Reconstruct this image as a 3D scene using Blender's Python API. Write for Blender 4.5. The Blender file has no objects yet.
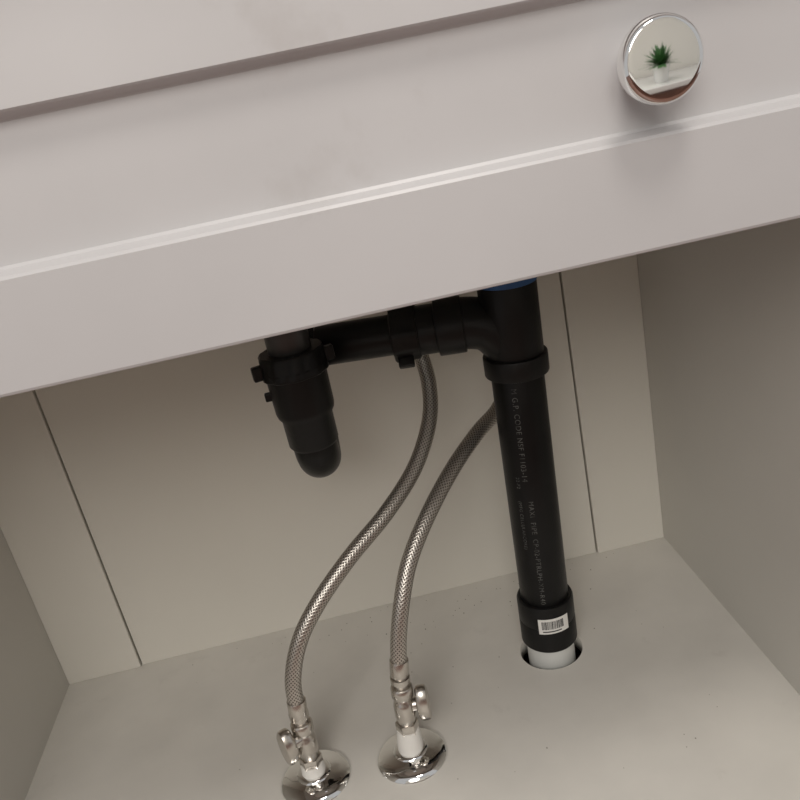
import bpy, bmesh, math, random
from mathutils import Vector, Matrix
random.seed(7)
scene = bpy.context.scene
scene.view_settings.view_transform = 'Standard'
COL = scene.collection

# ---------------------------------------------------------------- materials
def mat(name, color, rough=0.5, metal=0.0, noise=0.0, nscale=6.0, bump=0.0, bscale=200.0, spec=0.5, detail=4.0, color2=None, smudge=0.0, sscale=9.0, sseed=0.0):
    m = bpy.data.materials.new(name); m.use_nodes = True
    nt = m.node_tree; b = nt.nodes['Principled BSDF']
    b.inputs['Roughness'].default_value = rough
    b.inputs['Metallic'].default_value = metal
    b.inputs['Specular IOR Level'].default_value = spec
    b.inputs['Base Color'].default_value = (*color, 1)
    tc = nt.nodes.new('ShaderNodeTexCoord')
    if noise > 0 or color2:
        n = nt.nodes.new('ShaderNodeTexNoise'); n.inputs['Scale'].default_value = nscale; n.inputs['Detail'].default_value = detail
        nt.links.new(tc.outputs['Object'], n.inputs['Vector'])
        r = nt.nodes.new('ShaderNodeValToRGB')
        r.color_ramp.elements[0].position = 0.32; r.color_ramp.elements[1].position = 0.62
        c2 = color2 if color2 else tuple(c*(1-noise) for c in color)
        r.color_ramp.elements[0].color = (*c2, 1); r.color_ramp.elements[1].color = (*color, 1)
        nt.links.new(n.outputs['Fac'], r.inputs['Fac'])
        out = r.outputs['Color']
        if smudge > 0:   # sparse scuffs / dirty finger marks
            n3 = nt.nodes.new('ShaderNodeTexNoise'); n3.noise_dimensions = '4D'; n3.inputs['W'].default_value = sseed
            n3.inputs['Scale'].default_value = sscale; n3.inputs['Detail'].default_value = 7; n3.inputs['Roughness'].default_value = 0.62
            nt.links.new(tc.outputs['Object'], n3.inputs['Vector'])
            r3 = nt.nodes.new('ShaderNodeValToRGB'); r3.color_ramp.elements[0].position = 0.60; r3.color_ramp.elements[1].position = 0.78
            r3.color_ramp.elements[0].color = (0, 0, 0, 1); r3.color_ramp.elements[1].color = (smudge, smudge, smudge, 1)
            nt.links.new(n3.outputs['Fac'], r3.inputs['Fac'])
            mx = nt.nodes.new('ShaderNodeMix'); mx.data_type = 'RGBA'
            nt.links.new(r3.outputs['Color'], mx.inputs[0]); nt.links.new(out, mx.inputs[6])
            mx.inputs[7].default_value = (0.26, 0.22, 0.19, 1); out = mx.outputs[2]
        nt.links.new(out, b.inputs['Base Color'])
    if bump > 0:
        n2 = nt.nodes.new('ShaderNodeTexNoise'); n2.inputs['Scale'].default_value = bscale
        nt.links.new(tc.outputs['Object'], n2.inputs['Vector'])
        bp = nt.nodes.new('ShaderNodeBump'); bp.inputs['Strength'].default_value = bump; bp.inputs['Distance'].default_value = 0.001
        nt.links.new(n2.outputs['Fac'], bp.inputs['Height'])
        nt.links.new(bp.outputs['Normal'], b.inputs['Normal'])
    return m

M_front = mat('painted_front', (0.535, 0.525, 0.53), 0.36, noise=0.07, nscale=7, bump=0.05, bscale=60, smudge=0.35, sscale=10, sseed=3.0)
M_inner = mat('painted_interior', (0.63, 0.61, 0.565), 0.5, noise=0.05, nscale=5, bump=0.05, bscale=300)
M_back = mat('back_panel_paint', (0.74, 0.715, 0.65), 0.5, noise=0.04, nscale=4)
M_bottom = mat('cabinet_floor_paint', (0.73, 0.705, 0.655), 0.42, noise=0.08, nscale=14, bump=0.05, bscale=300, smudge=0.35, sscale=14, sseed=1.0)
M_abs = mat('black_abs', (0.006, 0.006, 0.006), 0.38, noise=0.3, nscale=40, bump=0.12, bscale=500, spec=0.25)
M_absd = mat('black_abs_matte', (0.007, 0.007, 0.007), 0.42, bump=0.15, bscale=300, spec=0.28)
M_pvc = mat('white_pvc', (0.64, 0.65, 0.63), 0.4, noise=0.06, nscale=30)
M_sleeve = mat('white_plastic', (0.80, 0.78, 0.74), 0.4, noise=0.05, nscale=60)
M_chrome = mat('chrome', (0.86, 0.86, 0.85), 0.04, 1.0, noise=0.04, nscale=30)
M_nickel = mat('valve_metal', (0.62, 0.585, 0.54), 0.27, 1.0, noise=0.1, nscale=60)
M_grey = mat('grey_tailpiece', (0.07, 0.07, 0.07), 0.35, 0.3, noise=0.1, nscale=40)
M_blue = mat('blue_tape', (0.03, 0.11, 0.30), 0.6, noise=0.3, nscale=90)
M_print = mat('pipe_print', (0.12, 0.12, 0.115), 0.6, color2=(0.02, 0.02, 0.02), nscale=220)
M_label = mat('label_paper', (0.80, 0.79, 0.76), 0.6, noise=0.03, nscale=50)
M_bar = mat('label_ink', (0.02, 0.02, 0.02), 0.6, noise=0.05)
M_gap = mat('seam_shadow_line', (0.10, 0.085, 0.07), 0.8, noise=0.1)
M_wall = mat('room_wall_paint', (0.86, 0.83, 0.77), 0.7, noise=0.03, nscale=3)
M_rfloor = mat('room_floor_wood', (0.22, 0.11, 0.08), 0.45, noise=0.4, nscale=5)
M_quartz = mat('counter_stone', (0.80, 0.79, 0.77), 0.2, noise=0.06, nscale=20)
M_ceram = mat('ceramic', (0.85, 0.85, 0.84), 0.1, noise=0.02)
M_leaf = mat('leaf_green', (0.07, 0.22, 0.06), 0.5, noise=0.5, nscale=25)
M_soil = mat('soil', (0.05, 0.03, 0.02), 0.9, noise=0.4, nscale=60)
M_dust = mat('dust', (0.34, 0.31, 0.26), 0.9, noise=0.4, nscale=60)

def braid_mat():
    m = bpy.data.materials.new('braided_steel'); m.use_nodes = True
    nt = m.node_tree; b = nt.nodes['Principled BSDF']; L = nt.links
    b.inputs['Metallic'].default_value = 0.88; b.inputs['Roughness'].default_value = 0.33
    uv = nt.nodes.new('ShaderNodeUVMap'); sep = nt.nodes.new('ShaderNodeSeparateXYZ'); L.new(uv.outputs['UV'], sep.inputs[0])
    def mth(op, a, bb=None):
        n = nt.nodes.new('ShaderNodeMath'); n.operation = op
        for i, v in enumerate((a, bb)):
            if v is None: continue
            if isinstance(v, (int, float)): n.inputs[i].default_value = v
            else: L.new(v, n.inputs[i])
        return n.outputs[0]
    # u = metres along the hose, v = 0..1 around
    ua = mth('MULTIPLY', sep.outputs['X'], 2*math.pi*300)
    va = mth('MULTIPLY', sep.outputs['Y'], 2*math.pi*14)
    s1 = mth('SINE', mth('ADD', ua, va)); s2 = mth('SINE', mth('SUBTRACT', ua, va))
    h = mth('MAXIMUM', s1, s2)
    h2 = mth('MULTIPLY_ADD', h, 0.5); h2.node.inputs[2].default_value = 0.5
    r = nt.nodes.new('ShaderNodeValToRGB')
    r.color_ramp.elements[0].position = 0.2; r.color_ramp.elements[0].color = (0.12, 0.105, 0.09, 1)
    r.color_ramp.elements[1].position = 0.95; r.color_ramp.elements[1].color = (0.60, 0.565, 0.52, 1)
    L.new(h2, r.inputs[0]); L.new(r.outputs[0], b.inputs['Base Color'])
    bp = nt.nodes.new('ShaderNodeBump'); bp.inputs['Strength'].default_value = 0.5; bp.inputs['Distance'].default_value = 0.0004
    L.new(h2, bp.inputs['Height']); L.new(bp.outputs[0], b.inputs['Normal'])
    return m
M_braid = braid_mat()

# ---------------------------------------------------------------- helpers
def empty(name, loc=(0, 0, 0)):
    e = bpy.data.objects.new(name, None); e.location = loc; e.empty_display_size = 0.05
    COL.objects.link(e); return e

def mk(name, bm, material, parent=None, smooth=False, bevel=0.0):
    me = bpy.data.meshes.new(name); bmesh.ops.recalc_face_normals(bm, faces=bm.faces[:])
    bm.to_mesh(me); bm.free()
    if smooth:
        for p in me.polygons: p.use_smooth = True
    o = bpy.data.objects.new(name, me); COL.objects.link(o)
    me.materials.append(material)
    if parent:
        o.parent = parent; o.matrix_parent_inverse = Matrix.Translation(-Vector(parent.location))
    if bevel:
        md = o.modifiers.new('bevel', 'BEVEL'); md.width = bevel; md.segments = 2; md.limit_method = 'ANGLE'
    if smooth:
        me.set_sharp_from_angle(angle=math.radians(38))
    return o

def box(name, lo, hi, material, parent=None, bevel=0.0):
    bm = bmesh.new()
    lo = Vector(lo); hi = Vector(hi)
    bmesh.ops.create_cube(bm, size=1, matrix=Matrix.Translation((lo+hi)/2) @ Matrix.Diagonal((*(hi-lo), 1)))
    return mk(name, bm, material, parent, bevel=bevel)

def frame(axis, up=None):
    z = Vector(axis).normalized()
    h = Vector(up) if up else (Vector((0, 0, 1)) if abs(z.z) < 0.9 else Vector((0, 1, 0)))
    x = h.cross(z).normalized(); y = z.cross(x)
    return Matrix((x, y, z)).transposed()

def lathe(name, prof, origin, axis, material, parent=None, seg=48, scale=(1, 1), rib=0, ribd=0.0):
    bm = bmesh.new(); R = frame(axis); o = Vector(origin); rings = []
    for (r, h) in prof:
        if r < 1e-6:
            rings.append([bm.verts.new(o + R @ Vector((0, 0, h)))])
        else:
            ring = []
            for i in range(seg):
                a = 2*math.pi*i/seg
                rr = r
                if rib and (i % rib) < rib/2: rr = r - ribd
                ring.append(bm.verts.new(o + R @ Vector((rr*math.cos(a)*scale[0], rr*math.sin(a)*scale[1], h))))
            rings.append(ring)
    for a, b in zip(rings, rings[1:]):
        for i in range(seg):
            j = (i+1) % seg
            if len(a) == 1 and len(b) == 1: continue
            if len(a) == 1: bm.faces.new((a[0], b[i], b[j]))
            elif len(b) == 1: bm.faces.new((a[i], a[j], b[0]))
            else: bm.faces.new((a[i], a[j], b[j], b[i]))
    return mk(name, bm, material, parent, smooth=True)

def rcyl(r, h0, h1, b=0.001, inner=0.0):
    """closed, edge-rounded cylinder profile"""
    return [(inner, h0), (r-b, h0), (r-b*0.3, h0+b*0.3), (r, h0+b), (r, h1-b), (r-b*0.3, h1-b*0.3), (r-b, h1), (inner, h1)]

def spline(pts, n=14):
    P = [Vector(p) for p in pts]; P = [P[0]*2-P[1]] + P + [P[-1]*2-P[-2]]; out = []
    for i in range(1, len(P)-2):
        p0, p1, p2, p3 = P[i-1:i+3]
        for k in range(n):
            t = k/n
            out.append(0.5*((2*p1)+(p2-p0)*t+(2*p0-5*p1+4*p2-p3)*t*t+(3*p1-p0-3*p2+p3)*t**3))
    out.append(P[-2]); return out

def tube(name, path, r, material, parent=None, seg=28):
    bm = bmesh.new(); uvl = bm.loops.layers.uv.new('UVMap')
    n = len(path); rad = r if callable(r) else (lambda t: r)
    T = [(path[min(i+1, n-1)]-path[max(i-1, 0)]).normalized() for i in range(n)]
    F = frame(T[0]); nx = F.col[0].copy(); rings = []; d = 0; D = []
    for i in range(n):
        if i: d += (path[i]-path[i-1]).length
        D.append(d)
        nx = (nx - T[i]*nx.dot(T[i])).normalized(); ny = T[i].cross(nx)
        rr = rad(i/(n-1))
        rings.append([bm.verts.new(path[i] + nx*rr*math.cos(2*math.pi*k/seg) + ny*rr*math.sin(2*math.pi*k/seg)) for k in range(seg)])
    for i in range(n-1):
        for k in range(seg):
            j = (k+1) % seg
            f = bm.faces.new((rings[i][k], rings[i][j], rings[i+1][j], rings[i+1][k]))
            for l, (u, v) in zip(f.loops, ((D[i], k/seg), (D[i], (k+1)/seg), (D[i+1], (k+1)/seg), (D[i+1], k/seg))):
                l[uvl].uv = (u, v)
    bm.faces.new(rings[0][::-1]); bm.faces.new(rings[-1])
    return mk(name, bm, material, parent, smooth=True)

def boolean_cut(obj, cutter):
    md = obj.modifiers.new('cut', 'BOOLEAN'); md.operation = 'DIFFERENCE'; md.solver = 'EXACT'; md.object = cutter
    dg = bpy.context.evaluated_depsgraph_get()
    me = bpy.data.meshes.new_from_object(obj.evaluated_get(dg))
    obj.modifiers.clear(); obj.data = me
    bpy.data.objects.remove(cutter, do_unlink=True)

# ---------------------------------------------------------------- room
box('floor', (-1.6, -2.7, -0.14), (1.9, 0.10, -0.10), M_rfloor)
box('wall_back', (-1.6, 0.030, -0.10), (1.9, 0.10, 2.3), M_wall)
box('wall_front', (-1.6, -2.7, -0.10), (1.9, -2.62, 2.3), M_wall)

# ---------------------------------------------------------------- vanity cabinet
HW = 0.33
van = empty('vanity_cabinet', (0, -0.2, 0))
side_l = box('side_panel_left', (-HW-0.016, -0.405, -0.10), (-HW, 0.012, 0.60), M_inner, van, 0.0008)
side_r = box('side_panel_right', (HW, -0.405, -0.10), (HW+0.016, 0.012, 0.60), M_inner, van, 0.0008)
bottom = box('bottom_panel', (-HW, -0.405, -0.016), (HW, 0.012, 0.0), M_bottom, van)
HB = Vector((0.1612, -0.1320, 0.0))
cut = lathe('cutter', [(0, -0.03), (0.0292, -0.03), (0.0292, 0.01), (0, 0.01)], HB, (0, 0, 1), M_gap)
bpy.context.view_layer.update()
boolean_cut(bottom, cut)
box('back_panel', (-0.2515, 0.0, 0.0), (0.2535, 0.012, 0.60), M_back, van, 0.0006)
box('back_strip_left', (-HW, -0.003, 0.0), (-0.2528, 0.012, 0.60), M_back, van, 0.0008)
box('back_strip_right', (0.2548, -0.003, 0.0), (HW, 0.012, 0.60), M_back, van, 0.0008)
box('back_cover', (-HW, 0.0125, -0.10), (HW, 0.018, 0.60), M_gap, van)
box('toe_kick', (-HW, -0.35, -0.10), (HW, -0.338, -0.016), M_front, van)
box('frame_rail', (-HW, -0.405, 0.452), (HW, -0.388, 0.60), M_inner, van)

# recessed (shaker) false drawer front
def drawer_front():
    bm = bmesh.new(); yf = -0.426; yb = -0.406
    z0, z1 = 0.4303, 0.594; X = 0.342
    def ring(x, za, zb, y): return [bm.verts.new((sx, y, sz)) for sx, sz in ((-x, za), (x, za), (x, zb), (-x, zb))]
    e = 0.0016
    rings = [ring(X, z0, z1, yb), ring(X, z0, z1, yf+e), ring(X-e*0.3, z0+e*0.3, z1-e*0.3, yf+e*0.3), ring(X-e, z0+e, z1-e, yf),
             ring(0.283, 0.4750, 0.5330, yf), ring(0.2822, 0.4762, 0.5322, yf+0.0010),
             ring(0.2795, 0.4780, 0.5300, yf+0.0068), ring(0.2788, 0.4792, 0.5292, yf+0.0078)]
    for a, b in zip(rings, rings[1:]):
        for i in range(4):
            j = (i+1) % 4; bm.faces.new((a[i], a[j], b[j], b[i]))
    bm.faces.new(rings[-1]); bm.faces.new(rings[0][::-1])
    rot = Matrix.Translation((0.05, 0, 0.45)) @ Matrix.Rotation(math.radians(0.35), 4, 'Y') @ Matrix.Translation((-0.05, 0, -0.45))
    bmesh.ops.transform(bm, matrix=rot, verts=bm.verts)
    return mk('drawer_front', bm, M_front, van)
drawer_front()
counter = box('countertop', (-0.36, -0.445, 0.602), (0.36, 0.028, 0.628), M_quartz, van, 0)
cut = lathe('cutter2', [(0, 0.55), (0.175, 0.55), (0.175, 0.70), (0, 0.70)], (0, -0.21, 0), (0, 0, 1), M_gap, scale=(1.0, 0.68) )
bpy.context.view_layer.update(); boolean_cut(counter, cut)
# undermount basin
sink = empty('sink_basin', (0, -0.21, 0.5))
prof = [(0.018, 0.462), (0.05, 0.464), (0.11, 0.475), (0.155, 0.505), (0.178, 0.56), (0.182, 0.601),
        (0.172, 0.601), (0.168, 0.56), (0.147, 0.512), (0.10, 0.484), (0.05, 0.473), (0.018, 0.471), (0.018, 0.462)]
lathe('bowl', prof, (0, -0.21, 0), (0, 0, 1), M_ceram, sink, 64, scale=(1, 0.68))

# ---------------------------------------------------------------- knob
KC = (0.1775, -0.4192, 0.5028)
knob = empty('cabinet_knob', KC)
kp = [(0, 0), (0.0085, 0), (0.0080, 0.002), (0.0070, 0.006), (0.0074, 0.0095), (0.0105, 0.0125), (0.0140, 0.0140),
      (0.0154, 0.0158), (0.0158, 0.0182), (0.0157, 0.0205), (0.0151, 0.0222), (0.0143, 0.0230)]
Rk = 0.19; r0 = 0.0139; c0 = 0.0232
for i in range(13):
    r = r0*(1-i/12)
    kp.append((r, c0 + (math.sqrt(Rk*Rk-r*r)-math.sqrt(Rk*Rk-r0*r0))))
lathe('head_and_stem', kp, KC, (0, -1, 0), M_chrome, knob, 96)

# ---------------------------------------------------------------- vertical drain pipe + tee
pipe = empty('drain_pipe', HB)
top = Vector((0.1700, -0.137, 0.289)); ax = (top-HB).normalized()
def P(z): return HB + ax*(z/ax.z)
lathe('floor_stub', rcyl(0.0218, -0.07, 0.022, 0.0006), HB, ax, M_pvc, pipe)
lathe('lower_coupling', [(0.02, 0.0155), (0.0248, 0.0155), (0.0256, 0.0165), (0.0255, 0.0396), (0.0251, 0.0405), (0.0255, 0.0414), (0.0254, 0.061), (0.0245, 0.0630), (0.021, 0.0632)], HB, ax, M_absd, pipe)
lathe('pipe_body', rcyl(0.0216, 0.03, 0.300, 0.0005), HB, ax, M_abs, pipe, 64)
lathe('tee_hub', rcyl(0.0262, 0.281, 0.298, 0.0012), HB, ax, M_absd, pipe)
lathe('tee_body', rcyl(0.0234, 0.290, 0.357, 0.001), HB, ax, M_absd, pipe)
lathe('vent_cap', rcyl(0.0240, 0.3565, 0.372, 0.001), HB, ax, M_blue, pipe)
lathe('vent_riser', rcyl(0.0216, 0.37, 0.44, 0.001), HB, ax, M_abs, pipe)
AL = Vector((0.0, -0.106, 0.332)); AR = Vector((0.172, -0.137, 0.328)); ad = (AR-AL).normalized()
def A(x): return AL + ad*((x-AL.x)/ad.x)
sw = spline([A(0.118), A(0.138), Vector((0.154, -0.1345, 0.323)), Vector((0.1655, -0.1365, 0.307)), P(0.286)], 10)
tube('tee_sweep', sw, lambda t: 0.0212-0.001*t, M_absd, pipe, 36)
lathe('branch_hub', rcyl(0.0230, 0, 0.022, 0.0012), A(0.113), ad, M_absd, pipe)
lathe('branch_bushing', rcyl(0.0200, 0, 0.018, 0.001), A(0.098), ad, M_absd, pipe, 48)

# printed lettering wrapped around the pipe
def wrap_text(body, size, zt, th0, rr, name):
    cu = bpy.data.curves.new(name, 'FONT'); cu.body = body; cu.size = size; cu.space_character = 1.15
    o = bpy.data.objects.new(name+'_tmp', cu); COL.objects.link(o); bpy.context.view_layer.update()
    me = bpy.data.meshes.new_from_object(o.evaluated_get(bpy.context.evaluated_depsgraph_get()))
    bpy.data.objects.remove(o, do_unlink=True)
    for v in me.vertices:
        x, y = v.co.x, v.co.y; th = th0 + y/rr; c = P(zt-x)
        v.co = c + Vector((math.sin(th), -math.cos(th), 0))*(rr+0.0003)
    me.materials.clear(); me.materials.append(M_print)
    ob = bpy.data.objects.new(name, me); COL.objects.link(ob); ob.parent = pipe
    ob.matrix_parent_inverse = Matrix.Translation(-Vector(pipe.location))
wrap_text("M G.P. CODE NSF F1103-14", 0.0062, 0.275, -0.52, 0.0216, 'print_line_1')
wrap_text("MAXI  PIPE  CP-02-PTRLPH-XM-R40", 0.0060, 0.172, -0.40, 0.0216, 'print_line_2')
wrap_text("22-F2", 0.0042, 0.195, -0.78, 0.0216, 'print_line_3')
wrap_text("(MFG CELLULARCORE)", 0.0042, 0.172, -0.80, 0.0216, 'print_line_4')

# barcode sticker on the coupling
def patch(name, th0, th1, z0, z1, r, material):
    bm = bmesh.new(); n = 14; prev = None
    for i in range(n+1):
        th = th0+(th1-th0)*i/n
        d = Vector((math.sin(th), -math.cos(th), 0))*r
        a = bm.verts.new(P(z0)+d); b = bm.verts.new(P(z1)+d)
        if prev: bm.faces.new((prev[0], a, b, prev[1]))
        prev = (a, b)
    mk(name, bm, material, pipe, smooth=True)
patch('sticker', -0.56, 0.54, 0.0370, 0.0530, 0.0260, M_label)
th = -0.44; i = 0
while th < 0.34:
    w = random.choice((0.012, 0.02, 0.032)); patch('bar_%d' % i, th, th+w, 0.0420, 0.0505, 0.0262, M_bar); th += w+random.choice((0.014, 0.022)); i += 1
patch('digits', -0.42, 0.24, 0.0390, 0.0402, 0.0262, M_bar)

# ---------------------------------------------------------------- P trap
trap = empty('p_trap', (0, -0.16, 0.3))
TY = -0.160; TX = -0.0015; RY = -0.106
lathe('tailpiece', rcyl(0.0165, 0.33, 0.461, 0.0005), (TX, TY, 0), (0, 0, 1), M_grey, trap)
def nut(name, o, axis, r, h, parent, ang0=0.0):
    lathe(name, [(0.015, 0), (r-0.001, 0), (r, 0.001), (r, h*0.3), (r-0.0006, h*0.34), (r-0.0006, h*0.9), (r-0.0018, h), (0.0165, h)], o, axis, M_absd, parent, 60, rib=6, ribd=0.0009)
    R = frame(axis)
    for k in range(2):
        a = ang0 + k*math.pi
        bm = bmesh.new()
        M = Matrix.Translation(Vector(o)) @ R.to_4x4() @ Matrix.Rotation(a, 4, 'Z') @ Matrix.Translation((r+0.002, 0, h*0.42)) @ Matrix.Diagonal((0.0085, 0.006, h*0.6, 1))
        bmesh.ops.create_cube(bm, size=1, matrix=M)
        mk(name+'_wing_%d' % k, bm, M_absd, parent, bevel=0.0012)
nut('slip_nut', (TX, TY, 0.330), (0, 0, 1), 0.0258, 0.019, trap, 0.25)
lathe('inlet_socket', [(0.0, 0.2705), (0.0175, 0.2705), (0.0195, 0.2735), (0.0197, 0.295), (0.0220, 0.2985), (0.0228, 0.302), (0.0232, 0.332), (0.0, 0.332)], (TX, TY, 0), (0, 0, 1), M_absd, trap)
box('socket_rib', (TX-0.0270, TY-0.006, 0.314), (TX-0.018, TY-0.002, 0.3210), M_absd, trap, 0.001)
lathe('outlet_socket', rcyl(0.0205, 0.290, 0.304, 0.001), (TX, RY, 0), (0, 0, 1), M_absd, trap)
ub = [Vector((TX, TY, 0.285))]
R = (RY-TY)/2
for i in range(0, 19):
    a = math.pi*i/18
    ub.append(Vector((TX, TY+R-R*math.cos(a), 0.275-R*math.sin(a)*0.95)))
ub.append(Vector((TX, RY, 0.300)))
for i in range(0, 10):
    a = math.pi/2*i/9
    ub.append(Vector((TX+0.020-0.020*math.cos(a), RY, 0.312+0.020*math.sin(a))))
tube('u_bend', ub, 0.0172, M_abs, trap, 36)
lathe('trap_arm', rcyl(0.0165, 0.0, 0.090, 0.0005), A(0.018), ad, M_abs, trap)
nut('arm_nut', A(0.078), ad, 0.0232, 0.021, trap, 0.9)

# ---------------------------------------------------------------- hoses
def hose(name, pts, first=True):
    e = empty(name, pts[0])
    path = spline(pts, 16)
    tube('braided_sleeve', path, 0.0066, M_braid, e, 24)
    d = (path[1]-path[0]).normalized()
    lathe('crimp_ferrule', rcyl(0.0077, -0.002, 0.013, 0.0008), path[0], d, M_nickel, e)
    d2 = (path[-1]-path[-2]).normalized()
    lathe('faucet_nut', rcyl(0.0105, -0.006, 0.012, 0.001), path[-1], d2, M_nickel, e, 6)
hose('braided_supply_hose', [(-0.0650, -0.217, 0.070), (-0.0615, -0.215, 0.1012), (-0.0481, -0.210, 0.1323), (-0.0259, -0.200, 0.1568),
     (0.0043, -0.185, 0.179), (0.0409, -0.165, 0.1995), (0.072, -0.140, 0.2206), (0.093, -0.115, 0.2464), (0.101, -0.095, 0.2716),
     (0.1000, -0.080, 0.299), (0.092, -0.070, 0.35), (0.076, -0.058, 0.43), (0.06, -0.044, 0.50), (0.05, -0.036, 0.588)])
hose('braided_supply_hose.001', [(0.0210, -0.217, 0.084), (0.0265, -0.215, 0.1134), (0.0365, -0.208, 0.144), (0.0498, -0.195, 0.1696),
     (0.0722, -0.175, 0.1934), (0.1024, -0.145, 0.214), (0.1325, -0.115, 0.2267), (0.1567, -0.092, 0.2336), (0.172, -0.078, 0.252),
     (0.176, -0.068, 0.29), (0.168, -0.058, 0.36), (0.14, -0.050, 0.44), (0.115, -0.042, 0.51), (0.105, -0.036, 0.588)])

# ---------------------------------------------------------------- shut-off valves
def valve(name, x, y, dz, lean, side, hy, hz=0.0525):
    e = empty(name, (x, y, 0)); o = Vector((x, y, 0)); a = Vector((lean, 0, 1)).normalized()
    lathe('escutcheon', [(0.009, 0.0002), (0.0296, 0.0002), (0.0300, 0.0010), (0.0294, 0.0024), (0.0255, 0.0050), (0.019, 0.0068), (0.0145, 0.0078), (0.0135, 0.0092), (0.0115, 0.0098), (0.0075, 0.0098)], o, (0, 0, 1), M_chrome, e, 64)
    lathe('pipe_sleeve', [(0, 0.002), (0.0106, 0.002), (0.0108, 0.016+dz), (0.0100, 0.0225+dz), (0.0092, 0.030+dz), (0, 0.030+dz)], o, a, M_sleeve, e)
    lathe('inlet_nut', rcyl(0.0096, 0.028+dz, 0.0375+dz, 0.0008), o, a, M_nickel, e, 6)
    lathe('valve_body', [(0, 0.036+dz), (0.0072, 0.036+dz), (0.0078, 0.040+dz), (0.0086, 0.044+dz), (0.0088, 0.054+dz), (0.0080, 0.058+dz), (0.0066, 0.060+dz), (0.0066, 0.064+dz), (0, 0.064+dz)], o, a, M_nickel, e)
    lathe('outlet_nut', [(0, 0.0625+dz), (0.0084, 0.0625+dz), (0.0090, 0.0635+dz), (0.0090, 0.0715+dz), (0.0080, 0.073+dz), (0.0062, 0.0735+dz), (0.0064, 0.0765+dz), (0.0080, 0.0775+dz), (0.0080, 0.082+dz), (0.006, 0.083+dz), (0, 0.083+dz)], o, a, M_nickel, e, 48)
    c = o + a*(hz+dz)
    hd = Vector((side, hy, 0.0)).normalized()
    lathe('stem', [(0, 0.004), (0.0058, 0.004), (0.0058, 0.0100), (0.0050, 0.0104), (0.0050, 0.0135), (0, 0.0135)], c, hd, M_nickel, e, 32)
    # oval handle: wide face perpendicular to the stem
    lathe('oval_handle', [(0, 0.0105), (0.0080, 0.0105), (0.0140, 0.0108), (0.0160, 0.0120), (0.0166, 0.0140), (0.0166, 0.0175), (0.0158, 0.0194), (0.0138, 0.0203), (0.009, 0.0206), (0, 0.0207)], c, hd, M_nickel, e, 48, scale=(0.60, 1.0))
valve('shutoff_valve', 0.0145, -0.2180, 0.0, 0.075, 1, -0.10)
valve('shutoff_valve.001', -0.0675, -0.2160, -0.012, 0.035, -1, -0.55, 0.0580)

# ---------------------------------------------------------------- dust specks on cabinet floor
bm = bmesh.new()
for i in range(90):
    if i < 55: x = random.gauss(0.10, 0.09); y = -abs(random.gauss(0.0, 0.04))-0.004
    else: x = random.uniform(-0.2, 0.28); y = random.uniform(-0.33, -0.02)
    if abs(x) > 0.31 or (Vector((x, y))-Vector((0.1612, -0.132))).length < 0.033: continue
    s = random.uniform(0.0003, 0.0007)
    bmesh.ops.create_icosphere(bm, subdivisions=1, radius=s, matrix=Matrix.Translation((x, y, s*0.5)) @ Matrix.Diagonal((1, random.uniform(0.6, 1.6), 0.5, 1)))
mk('dust_specks', bm, M_dust)

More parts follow.
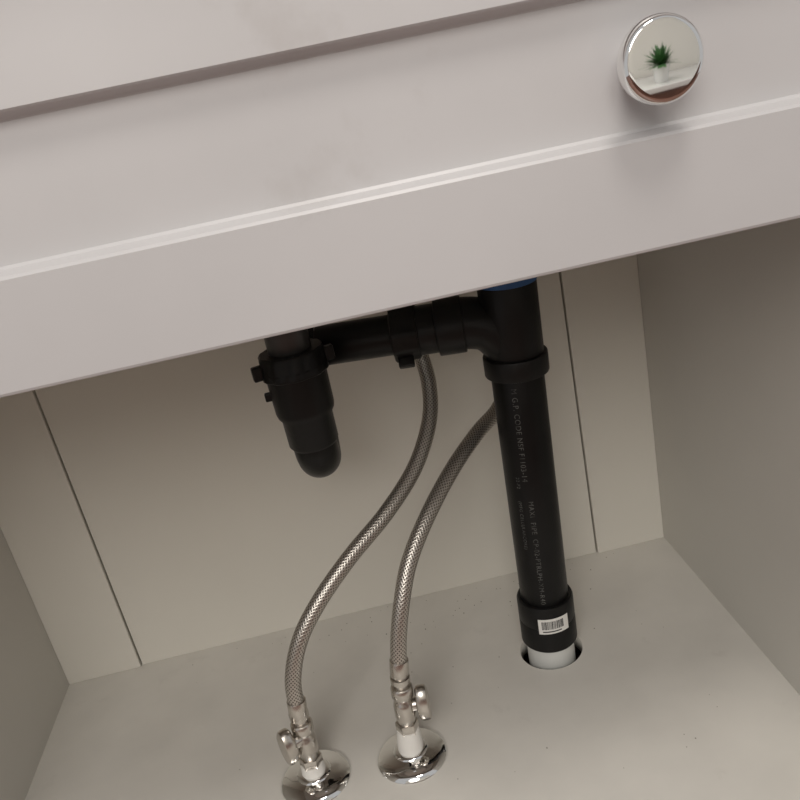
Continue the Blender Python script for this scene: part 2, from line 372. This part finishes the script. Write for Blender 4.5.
# ---------------------------------------------------------------- things behind the camera, mirrored in the knob
bench = empty('bathtub_surround', (0.8, -2.2, 0.1))
box('deck', (-0.4, -2.60, 0.245), (1.85, -1.75, 0.285), M_ceram, bench, 0.006)
box('apron', (-0.38, -2.58, -0.10), (1.83, -1.79, 0.245), M_rfloor, bench, 0.004)
PX, PY = 0.80, -1.95
plant = empty('potted_plant', (PX, PY, 0.285))
lathe('pot', [(0, 0), (0.055, 0), (0.06, 0.01), (0.073, 0.125), (0.076, 0.13), (0.068, 0.13), (0.064, 0.115), (0, 0.115)], (PX, PY, 0.285), (0, 0, 1), M_ceram, plant)
lathe('soil', [(0, 0.113), (0.062, 0.117), (0, 0.121)], (PX, PY, 0.285), (0, 0, 1), M_soil, plant)
bm = bmesh.new()
for i in range(120):
    az = random.uniform(0, 2*math.pi); el = random.uniform(0.15, 1.45); L = random.uniform(0.13, 0.23)
    base = Vector((PX, PY, 0.405)); d = Vector((math.cos(az)*math.cos(el), math.sin(az)*math.cos(el), math.sin(el)))
    s = d.cross(Vector((0, 0, 1))).normalized(); pr = None
    for k in range(7):
        t = k/6; c = base + d*L*t + Vector((0, 0, -0.05*t*t)); w = 0.018*math.sin(math.pi*min(1, t*0.9+0.08))
        a = bm.verts.new(c-s*w); b = bm.verts.new(c+s*w)
        if pr: bm.faces.new((pr[0], pr[1], b, a))
        pr = (a, b)
mk('leaves', bm, M_leaf, plant, smooth=True)

# ---------------------------------------------------------------- lights
def area(name, loc, target, size, power, color):
    l = bpy.data.lights.new(name, 'AREA'); l.shape = 'DISK'; l.size = size; l.energy = power; l.color = color
    o = bpy.data.objects.new(name, l); COL.objects.link(o); o.location = loc
    o.rotation_euler = (Vector(target)-Vector(loc)).to_track_quat('-Z', 'Y').to_euler()
area('interior_fill', (-0.25, -1.75, 1.30), (0.0, -0.2, 0.1), 0.9, 14, (1.0, 0.955, 0.90))  # added soft fill behind the camera, set low to brighten the cabinet interior
area('ceiling_light', (0.25, -1.15, 2.1), (0.2, -1.1, 0.0), 0.5, 13, (1.0, 0.94, 0.87))
w = bpy.data.worlds.new('world'); scene.world = w; w.use_nodes = True
w.node_tree.nodes['Background'].inputs[0].default_value = (0.98, 0.97, 0.97, 1)
w.node_tree.nodes['Background'].inputs[1].default_value = 0.47

# ---------------------------------------------------------------- camera
cam = bpy.data.cameras.new('camera'); co = bpy.data.objects.new('camera', cam); COL.objects.link(co)
cam.sensor_width = 36; cam.lens = 810/800*36; cam.clip_start = 0.01
fw = Vector((0.0448, 0.9325, -0.3586)).normalized()
rt = Vector((0.9722, -0.1232, -0.1992)); rt = (rt-fw*rt.dot(fw)).normalized(); up = rt.cross(fw)
M = Matrix((rt, up, -fw)).transposed().to_4x4(); M.translation = Vector((0.0426, -0.7459, 0.5146))
co.matrix_world = M
scene.camera = co
